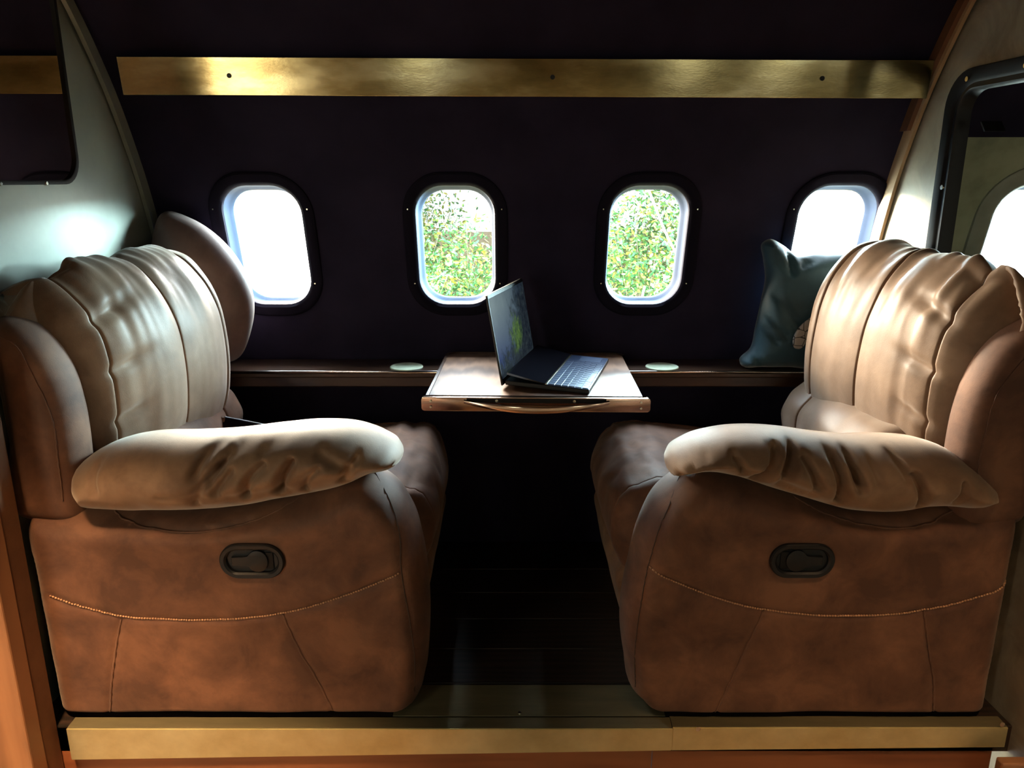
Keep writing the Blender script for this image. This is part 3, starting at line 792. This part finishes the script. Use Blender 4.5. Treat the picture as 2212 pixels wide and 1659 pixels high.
def make_chair(side, label):
    s = -1 if side == 'left' else 1                       # s = side of the cabin
    mirror = side == 'right'
    t = thing('recliner_chair', label, 'recliner', 'brown suede recliners facing each other')
    off = .0 if side == 'left' else .052
    def MX(P, o=None): return [((x if s < 0 else -x + (off if o is None else o)), z) for x, z in P]
    # --- seat cushion and footrest
    seat_prof = [(-.97, .30), (-.96, .42), (-.80, .455), (-.60, .465), (-.42, .485), (-.30, .490), (-.235, .462), (-.205, .40), (-.205, .33), (-.222, .285), (-.95, .26)]
    def sd(u, y, p):
        x = abs(p[0]) - (off if s > 0 else 0) * 0
        m = max(0, 1 - abs(abs(p[0]) - .30) / .22) * (1 if p[1] > .36 else 0.25)
        return .016 * m * fnoise(y * 6 + 3 * s, p[0] * 22, 2.2) + .014 * m * (abs(fnoise(y * 9 + p[0] * 14, p[0] * 42, 5)) - .25) + .003 * fnoise(p[0] * 9, y * 9, p[1] * 9)
    bolster('seat', MX(seat_prof), 1.73, 2.315, .07, M_suede, t, seams=(1.79, 2.27), disp=sd, M=60)
    foot_prof = [(-.95, .02), (-.97, .28), (-.60, .30), (-.25, .285), (-.216, .25), (-.222, .17), (-.245, .08), (-.26, .03), (-.60, .015)]
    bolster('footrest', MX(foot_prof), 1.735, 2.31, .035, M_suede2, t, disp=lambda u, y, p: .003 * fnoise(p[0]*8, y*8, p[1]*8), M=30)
    # --- lower back roll (lumbar)
    lum = [(-.98, .44), (-1.02, .56), (-.96, .64), (-.90, .635), (-.845, .59), (-.825, .53), (-.84, .47), (-.90, .43)]
    bolster('lumbar_cushion', MX(lum, .0 if side == 'right' else None), 1.70, 2.265, .06, M_suede if side == 'left' else M_cush, t,
            seams=(2.12,), disp=lambda u, y, p: .005 * fnoise(y*14, u*14, 1.3), M=40)
    # --- back cushion
    if side == 'left':
        prof = [(-.98, .52), (-.88, .515), (-.835, .58), (-.815, .68), (-.812, .78), (-.825, .88), (-.862, .965), (-.915, 1.022), (-.975, 1.035), (-1.03, .985), (-1.055, .85), (-1.05, .65), (-1.03, .55)]
        seams = (1.68, 1.90, 2.12); y0, y1 = 1.58, 2.20; K = .10
    else:
        prof = [(-.96, .50), (-.87, .50), (-.83, .57), (-.81, .68), (-.81, .79), (-.825, .89), (-.86, .975), (-.92, 1.035), (-.99, 1.045), (-1.045, 1.0), (-1.060, .86), (-1.055, .65), (-1.03, .54)]
        seams = (1.68, 1.92, 2.13); y0, y1 = 1.56, 2.235; K = .17
    o_b = off - .004
    def topw(p, y):
        return .10 + 1.1 * max(0, min(1, (p[1] - .84) / .18)) + .35 * max(0, 1 - abs(y - (seams[0] + .06)) / .08)
    wf = wrink(3.1 + s, .012, 16, 5, topw)
    def bd(u, y, p):
        v = wf(u, y, p)
        c1 = math.exp(-((p[1] - (.80 + .25 * (y - seams[0]))) / .012) ** 2) * math.exp(-((y - seams[0] - .04) / .05) ** 2)
        c2 = math.exp(-((p[1] - (.92 + .3 * (y - seams[0]))) / .014) ** 2) * math.exp(-((y - seams[0] - .05) / .06) ** 2)
        c3 = math.exp(-((p[1] - (.68 + .35 * (y - seams[0]))) / .012) ** 2) * math.exp(-((y - seams[0] - .03) / .05) ** 2)
        low = -.006 * math.exp(-((p[1] - .60) / .03) ** 2) * (.5 + fnoise(y * 20, 1, 2))
        return v - .014 * (c1 + c2 + .8 * c3) + low
    def sh(y, q):
        f = max(0, min(1, (1.06 - abs(q[0])) / .12)); d = max(0, seams[2] - y)
        if s < 0 and q[0] < -.93: return (-(K * d + .85 * max(0, 1.92 - y) ** 2) * f + (-.93 - q[0]) * min(.6, 2.4 * max(0, 1.80 - y)), -.30 * max(0, seams[0] + .08 - y) * max(0, min(1, (q[1] - .8) / .2)))
        return (s * (K * d + (.85 if s < 0 else .30) * max(0, 1.92 - y) ** 2) * f * (1 + .5 * max(0, (seams[0] - y) / .1)), -.22 * max(0, seams[0] + .05 - y) * max(0, min(1, (q[1] - .8) / .2)))
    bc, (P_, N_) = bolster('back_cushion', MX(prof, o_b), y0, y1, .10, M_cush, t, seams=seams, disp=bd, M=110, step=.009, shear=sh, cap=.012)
    for sy in seams:      # dark seam thread lying in each groove
        bm = bmesh.new(); pts = []
        for i in range(len(P_)):
            d = -.0058 + bd(i / len(P_), sy, P_[i]); e = min(sy - y0, y1 - sy)
            q = (P_[i][0] + N_[i][0] * d, P_[i][1] + N_[i][1] * d); v = sh(sy, q); pts.append((min(limx(sy), max(limL(sy), q[0] + v[0])), sy, q[1] + v[1]))
        tube(bm, pts, .0013, 5, closed=True); obj('seam', bm, M_threadD, bc, smooth=True)
    # --- outer back wing, near and far
    if side == 'left':
        wing = [(-60, 1110), (-70, 900), (-60, 740), (-25, 688), (20, 680), (62, 694), (105, 732), (145, 790), (172, 870), (186, 950), (192, 1020), (196, 1110)]
        seam_w = [(-20, 715), (30, 740), (80, 815), (115, 900), (132, 1000), (140, 1080)]
    else:
        wing = [(2040, 1120), (2046, 1020), (2054, 960), (2068, 890), (2092, 820), (2130, 755), (2180, 705), (2225, 680), (2262, 690), (2285, 760), (2290, 900), (2290, 1120)]
        seam_w = [(2235, 745), (2190, 790), (2150, 850), (2125, 930), (2110, 1000), (2105, 1060)]
    wo = XZ(wing, 1.60); so = XZ(seam_w, 1.55)
    wo = [(max(-1.094, min(1.128, x)), z) for x, z in wo]
    wg, ws = relief('back_wing', wo, 1.61, .075, .05, .05, M_suede, t, grooves=[(so, .005, .006)], res=.012, bump=lambda x, z: .006 * fnoise(x*7, z*7, 1))
    seam_on('seam', ws, so, wg, M_suede, .0016, .0008)
    # --- arm side panel
    if side == 'left':
        pan = [(95, 1500), (100, 1535), (170, 1541), (240, 1546), (400, 1552), (520, 1553), (700, 1550), (860, 1540), (900, 1520), (915, 1470), (924, 1390), (924, 1300), (912, 1200), (885, 1110), (840, 1052), (790, 1028),
               (700, 1052), (600, 1080), (450, 1098), (300, 1098), (150, 1090), (80, 1092), (45, 1115), (40, 1200), (60, 1350)]
        gr = {'front_seam': [(775, 1040), (832, 1092), (857, 1150), (866, 1240), (884, 1350), (893, 1430), (892, 1515)],
              'top_seam': [(160, 1108), (250, 1138), (350, 1155), (450, 1154), (560, 1130), (650, 1090), (730, 1050)],
              'curved_seam': [(110, 1283), (180, 1308), (265, 1330), (350, 1338), (480, 1337), (600, 1324), (720, 1292), (800, 1265), (862, 1240)],
              'lower_seam': [(262, 1338), (252, 1400), (243, 1470), (239, 1535)], 'lower_seam2': [(612, 1326), (640, 1390), (680, 1460), (718, 1535)]}
        hc = (546, 1210)
    else:
        pan = [(1372, 1500), (1395, 1535), (1560, 1548), (1750, 1556), (1900, 1552), (2050, 1545), (2130, 1535), (2160, 1490), (2185, 1400), (2200, 1300), (2225, 1180), (2228, 1120), (2190, 1088), (2080, 1085),
               (1950, 1095), (1820, 1090), (1700, 1062), (1620, 1035), (1550, 1020), (1490, 1032), (1425, 1078), (1388, 1145), (1362, 1240), (1345, 1340), (1352, 1430)]
        gr = {'front_seam': [(1550, 1030), (1490, 1062), (1440, 1130), (1410, 1210), (1388, 1310), (1376, 1410), (1378, 1510)],
              'top_seam': [(1700, 1080), (1800, 1125), (1900, 1147), (2000, 1147), (2090, 1122)],
              'curved_seam': [(1405, 1232), (1500, 1272), (1600, 1305), (1700, 1322), (1800, 1328), (1920, 1325), (2040, 1308), (2130, 1285), (2195, 1262)],
              'lower_seam': [(1650, 1318), (1615, 1390), (1580, 1465), (1545, 1538)], 'lower_seam2': [(1995, 1320), (2003, 1400), (2014, 1470), (2016, 1535)]}
        hc = (1732, 1210)
    po = XZ(pan, 1.585); zb = .006
    po = [(max(-1.082, min(1.132, x)), max(z, zb)) for x, z in po]
    G = {k_: XZ(v_, 1.522) for k_, v_ in gr.items()}
    hcw = U(hc[0], hc[1], 1.52)
    def pb(x, z):
        dd = ((x - hcw.x) / .085) ** 2 + ((z - hcw.z) / .055) ** 2
        return .009 * fnoise(x * 3.3, z * 3.3, 4 + s) + .003 * fnoise(x * 12, z * 12, 9) - .011 * math.exp(-dd * 1.1)
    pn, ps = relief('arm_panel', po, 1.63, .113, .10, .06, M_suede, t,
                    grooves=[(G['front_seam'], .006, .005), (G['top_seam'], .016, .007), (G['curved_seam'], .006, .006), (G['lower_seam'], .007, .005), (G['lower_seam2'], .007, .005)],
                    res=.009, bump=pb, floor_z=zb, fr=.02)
    for k_, ln in G.items():
        if k_ == 'curved_seam': seam_on('seam', ps, ln, pn, M_thread, .0021, .0022, stitch=True)
        else: seam_on('seam', ps, ln, pn, M_threadD if k_ == 'front_seam' else M_suede, .0012 if k_ == 'front_seam' else .0024, .0010)
    hy = ps([(hcw.x, hcw.z)])[0]; handle(pn, (hcw.x, hy - .009, hcw.z), mirror)
    # --- arm pad
    if side == 'left':
        pad = [(172, 1035), (176, 1005), (200, 980), (245, 958), (310, 944), (400, 941), (500, 936), (600, 924), (690, 917), (770, 924), (825, 944), (858, 966), (868, 990), (850, 1008), (805, 1022), (760, 1046), (700, 1064),
               (620, 1082), (500, 1102), (380, 1106), (260, 1104), (200, 1096), (180, 1068)]
        folds = [([(515, 955), (455, 975), (430, 1000), (420, 1025)], .020, .011), ([(500, 1020), (470, 1060)], .014, .010), ([(567, 1008), (540, 1035), (530, 1068)], .018, .010),
                 ([(630, 1000), (612, 1030), (600, 1062)], .024, .010), ([(475, 1010), (440, 1045), (420, 1085)], .012, .010), ([(765, 1000), (738, 1038)], .016, .009), ([(741, 930), (790, 955), (815, 985)], .012, .007),
                 ([(800, 940), (840, 965), (855, 1000)], .009, .005), ([(205, 985), (198, 1030), (210, 1060)], .010, .010), ([(690, 985), (720, 1000), (745, 1010)], .010, .010), ([(350, 1070), (500, 1072), (620, 1058)], .004, .01), ([(545, 945), (520, 965), (490, 990), (455, 1040)], .012, .008), ([(640, 935), (590, 965), (560, 985)], .008, .009), ([(690, 1010), (660, 1040), (655, 1058)], .012, .008), ([(560, 960), (500, 985), (470, 1010)], .007, .012)]
    else:
        pad = [(1441, 1012), (1448, 985), (1490, 955), (1560, 935), (1640, 929), (1700, 933), (1770, 943), (1850, 950), (1930, 949), (2000, 956), (2065, 980), (2108, 1012), (2134, 1052), (2130, 1082), (2095, 1098), (2000, 1098), (1900, 1108),
               (1810, 1104), (1720, 1080), (1650, 1055), (1570, 1024), (1510, 1014), (1465, 1024), (1446, 1026)]
        folds = [([(1735, 950), (1722, 990), (1700, 1025)], .026, .011), ([(1685, 985), (1670, 1015), (1640, 1045)], .020, .010), ([(1594, 1000), (1612, 1022)], .014, .008), ([(1845, 990), (1850, 1020), (1858, 1050)], .024, .009),
                 ([(1805, 985), (1815, 1030), (1818, 1085)], .020, .010), ([(1745, 1000), (1758, 1030), (1768, 1055)], .016, .009), ([(1945, 995), (1960, 1030)], .014, .009), ([(1978, 1030), (1986, 1060), (1992, 1092)], .016, .009),
                 ([(1525, 965), (1508, 990), (1490, 1005)], .008, .008), ([(2070, 1085), (2085, 1050)], .010, .008), ([(1660, 1020), (1640, 1035)], .012, .008), ([(1890, 1000), (1900, 1040)], .008, .010), ([(1560, 960), (1530, 1000)], .006, .008), ([(1690, 1045), (1760, 1075)], .008, .010)]
    pdo = XZ([(x_, y_ - 16 * max(0, min(1, (y_ - 990) / 90))) for x_, y_ in pad], 1.60); fo = [(XZ(f[0], 1.50), f[1] * (1.55 if side == 'left' else 2.1), f[2] * .95) for f in folds]
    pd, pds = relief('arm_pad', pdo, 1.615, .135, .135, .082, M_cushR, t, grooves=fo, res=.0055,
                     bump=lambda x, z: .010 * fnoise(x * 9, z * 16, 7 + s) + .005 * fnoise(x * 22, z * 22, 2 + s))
    return t

make_chair('left', 'brown suede recliner on the left, facing right beside a round taupe cushion')
make_chair('right', 'brown suede recliner on the right, facing left in front of a teal pillow')

# ------------------------------------------------------------------ loose cushions
out = XZ([(345, 458), (405, 474), (468, 518), (516, 580), (540, 650), (534, 720), (505, 780), (440, 792), (370, 790), (322, 740), (316, 640), (318, 520)], 2.27)
o, _ = relief('round_cushion', [(max(-1.066, x), max(.6515, z)) for x, z in out], 2.305, .080, .045, .12, M_taupe, None, res=.012,
              bump=lambda x, z: .010 * fnoise(x * 6, z * 6, 3))
tag(o, 'smooth taupe rounded cushion standing on the ledge behind left recliner', 'cushion')
M_teal = suede('teal_velvet', (.013, .045, .066), (.020, .063, .090), (.034, .088, .12), .6, .4)
outp = XZ([(1648, 525), (1660, 517), (1690, 528), (1712, 545), (1780, 546), (1850, 556), (1885, 570), (1885, 680), (1880, 780), (1800, 792), (1700, 795), (1645, 792), (1600, 787), (1598, 780), (1622, 752), (1632, 710), (1645, 650), (1654, 600), (1650, 560)], 2.33)
fl_ = [(XZ(f, 2.27), d * 1.7, w_) for f, d, w_ in [([(1712, 548), (1714, 590)], .014, .009), ([(1645, 700), (1680, 740)], .010, .007), ([(1650, 670), (1700, 730)], .008, .007), ([(1625, 755), (1645, 790)], .010, .007),
                                          ([(1790, 550), (1740, 575)], .008, .009), ([(1680, 640), (1740, 720)], .006, .012), ([(1665, 540), (1700, 580)], .007, .008)]]
pl, _ = relief('throw_pillow', [(min(1.03, x), max(z, .6515)) for x, z in outp], 2.335, .065, .035, .07, M_teal, None, grooves=fl_, res=.009, bump=lambda x, z: .006 * fnoise(x*9, z*9, 6))
tag(pl, 'teal velvet pillow with pointed corners standing on the ledge behind right recliner', 'pillow')
def crack_mat():
    m, nt, b = nm('pale_cloth_black_lines'); v = coords(nt)
    vo = nt.nodes.new('ShaderNodeTexVoronoi'); vo.feature = 'DISTANCE_TO_EDGE'; vo.inputs['Scale'].default_value = 42; nt.links.new(v, vo.inputs['Vector'])
    nt.links.new(ramp(nt, vo.outputs['Distance'], [(.02, (.01, .01, .01)), (.06, (.30, .28, .26))]), b.inputs['Base Color']); b.inputs['Roughness'].default_value = .8
    return m
st = XZ([(1712, 738), (1722, 712), (1745, 690), (1775, 672), (1785, 680), (1765, 705), (1745, 735), (1726, 754), (1716, 752)], 2.255)
o, _ = relief('cushion_strap', st, 2.255, .008, .006, .012, crack_mat(), None, res=.005)
tag(o, 'narrow pale cloth strap with thin black lines lying against the teal pillow', 'strap')

# tablet standing on the left seat
a = U(484, 900, 2.08); b = U(592, 921, 2.08); t = thing('tablet', 'slim black tablet with bright top edge on the left recliner seat', 'tablet', loc=(a.x, 2.08, a.z))
dz = math.atan2(b.z - a.z, b.x - a.x); L = .215
Mt = Matrix.Rotation(-dz, 4, 'Y') @ Matrix.Rotation(R(-14), 4, 'X')
bm = bmesh.new(); box(bm, 0, L, -.005, .005, -.075, 0, .002, Mt); obj('body', bm, M_bezel, t)
bm = bmesh.new(); box(bm, .004, .170, -.002, .002, -.0002, .0016, .0004, Mt); obj('metal_edge', bm, simple('bright_edge', (.8, .85, .95), .4, 0), t)
bm = bmesh.new(); box(bm, -.012, .006, -.007, .007, -.016, -.001, .003, Mt); obj('corner_bumper', bm, M_brownvinyl, t)

# ------------------------------------------------------------------ warm fill lamps, added unseen at the ceiling behind the camera
for x in (-.9, .9):
    t = thing('added_fill_lamp', 'added round warm fill lamp, out of view, over the %s end of the aisle' % ('left' if x < 0 else 'right'), 'lamp', loc=(x, .55, 2.262))
    bm = bmesh.new(); cyl(bm, (0, 0, -.012), (0, 0, 1), .11, .02, 32); obj('fill_lamp_housing', bm, M_steel, t)
    m, nt, b_ = nm('warm_fill_diffuser'); b_.inputs['Emission Color'].default_value = (1, .62, .34, 1); b_.inputs['Emission Strength'].default_value = 6
    bm = bmesh.new(); cyl(bm, (0, 0, -.026), (0, 0, 1), .095, .008, 32); obj('fill_diffuser', bm, m, t)
    area('added_fill_light', (x, .55, 2.225), (-1.05 if x < 0 else .9, 1.08, -.36), .2, .2, 24 if x < 0 else 4, (1, .62, .32), 42)

# ------------------------------------------------------------------ outside: bank, litter, shrubs
def ground_z(x, y): return -.62 + .05 * (y - 4) * .3 + .10 * fnoise(x * .6, y * .6, 1)
V, Fc = [], []; nx, ny = 60, 50
for j in range(ny):
    y = 2.9 + (24 - 2.9) * (j / (ny - 1)) ** 1.6
    for i in range(nx):
        x = -14 + 28 * i / (nx - 1); V.append((x, y, ground_z(x, y)))
for j in range(ny - 1):
    for i in range(nx - 1): Fc.append((j*nx + i, j*nx + i + 1, (j+1)*nx + i + 1, (j+1)*nx + i))
M_ground = mottled('dry_litter_ground', [(.3, (.28, .22, .12)), (.5, (.42, .35, .20)), (.7, (.52, .46, .30))], 9, .9, .6)
tag(mesh_np('ground', V, Fc, M_ground), 'dry leafy bank outside the windows', 'ground', kind='structure')
def leafmat(name, stops):
    m, nt, b = nm(name); v = coords(nt); g = nt.nodes.new('ShaderNodeNewGeometry')
    nt.links.new(ramp(nt, g.outputs['Random Per Island'], stops), b.inputs['Base Color'])
    b.inputs['Roughness'].default_value = .6; b.inputs['Specular IOR Level'].default_value = .3
    return m
M_leaf = leafmat('shrub_leaves', [(0, (.06, .22, .08)), (.4, (.12, .34, .12)), (.62, (.24, .40, .10)), (.82, (.50, .44, .06)), (1, (.45, .52, .30))])
M_leafd = leafmat('dry_leaves', [(0, (.45, .32, .10)), (.35, (.56, .45, .17)), (.6, (.36, .30, .16)), (.8, (.22, .34, .12)), (1, (.68, .62, .40))])
M_twig = simple('pale_twig', (.50, .42, .30), .8)
def leaves(name, pts, size, mat, parent, up=.3):
    V, Fc = [], []
    for p in pts:
        s = size * random.uniform(.6, 1.3); d = Vector((random.gauss(0, 1), random.gauss(0, 1), random.gauss(up, .7))).normalized()
        n = d.orthogonal().normalized(); n.rotate(Matrix.Rotation(random.uniform(0, 6.28), 3, d)); c = d.cross(n)
        p = Vector(p); k = len(V); wv = .23
        V += [p, p + d*s*.35 + n*s*wv + c*s*.03, p + d*s*.35 - n*s*wv + c*s*.03, p + d*s*.75 + n*s*wv*.7 - c*s*.02, p + d*s*.75 - n*s*wv*.7 - c*s*.02, p + d*s - c*s*.08, p + d*s*.35 - c*s*.04]
        Fc += [(k, k+1, k+6), (k, k+6, k+2), (k+1, k+3, k+6), (k+6, k+4, k+2), (k+3, k+5, k+6), (k+6, k+5, k+4)]
    me = bpy.data.meshes.new(name); me.from_pydata([tuple(v) for v in V], [], Fc); me.update(); return link(name, me, mat, parent, False)
def shrub(x, y, h, rad, nl, label, size=.046):
    t = thing('shrub', label, 'shrub', 'shrubs on the bank outside', loc=(x, y, ground_z(x, y)))
    pts = []; bm = bmesh.new()
    for k in range(12):
        a = random.uniform(0, 6.28); q = rad * random.uniform(.3, 1); top = Vector((math.cos(a)*q, math.sin(a)*q, h * random.uniform(.6, 1)))
        mid = top * .5 + Vector((random.gauss(0, .06), random.gauss(0, .06), .05)); path = [Vector((random.gauss(0, .03), random.gauss(0, .03), -.05)), mid, top]
        S = smooth_curve([tuple(p) for p in path], False, .08); tube(bm, [Vector(p) for p in S], list(np.linspace(.006, .0015, len(S))), 5)
        for _ in range(int(nl * 4) // 12):
            i = int(len(S) * random.uniform(.15 if h < .9 else .42, 1) ** .8) % len(S)
            p = Vector(S[i]) + Vector((random.gauss(0, .11), random.gauss(0, .11), random.gauss(0, .09))); pts.append(p)
    obj('stems', bm, M_twig, t, smooth=True); leaves('foliage', pts, size, M_leaf, t); return t
shrub(-.95, 6.3, 1.55, .55, 900, 'leafy green shrub seen at the left edge of the second window')
shrub(-.30, 6.7, 1.45, .55, 900, 'green and yellow shrub seen in the middle of the second window')
shrub(.40, 6.9, 1.6, .5, 700, 'tall thin shrub between the views of second and third windows')
shrub(1.05, 6.2, 1.75, .55, 1000, 'bright green shrub with long leaves seen through third window')
shrub(1.75, 6.6, 1.75, .55, 1000, 'dense shrub seen at the right edge of third window')
shrub(-.42, 4.7, .42, .3, 260, 'low green plant at the foot of the bank in the second window', .07)
shrub(1.3, 7.6, 1.9, .8, 1000, 'taller shrub at the back of the bank in third window')
shrub(-.75, 7.8, 1.7, .8, 900, 'taller pale shrub at the back of the bank in second window')
P_ = [(random.uniform(-2.0, 3.0), random.uniform(3.8, 8.5)) for _ in range(9000)]
lf = leaves('leaf_litter', [(x, y, ground_z(x, y) + max(.01, random.gauss(.05, .05))) for x, y in P_], .055, M_leafd, None, 0); tag(lf, 'dry yellow leaves covering the bank outside', 'leaves', kind='stuff')
for a_, b_, lb in (((.78, 4.5), (1.05, .55), 'long bare bent stem leaning across the third window'), ((.62, 4.6), (.80, .35), 'thin straight bare stem at left in the third window')):
    x, y = a_; z0 = ground_z(x, y); bm = bmesh.new()
    pts = smooth_curve([(x, y, z0 - .03), (x + .12, y, z0 + .5), (x + .32, y, z0 + 1.1), (x + .10, y, z0 + 1.55), (x - .1, y, z0 + 2.0)] if b_[0] > 1 else [(x, y, z0 - .03), (x + .06, y, z0 + .6), (x + .18, y, z0 + 1.2)], False, .05)
    tube(bm, [Vector(p) for p in pts], .007, 6); tag(obj('bare_stem', bm, M_twig, None, smooth=True), lb, 'stem')
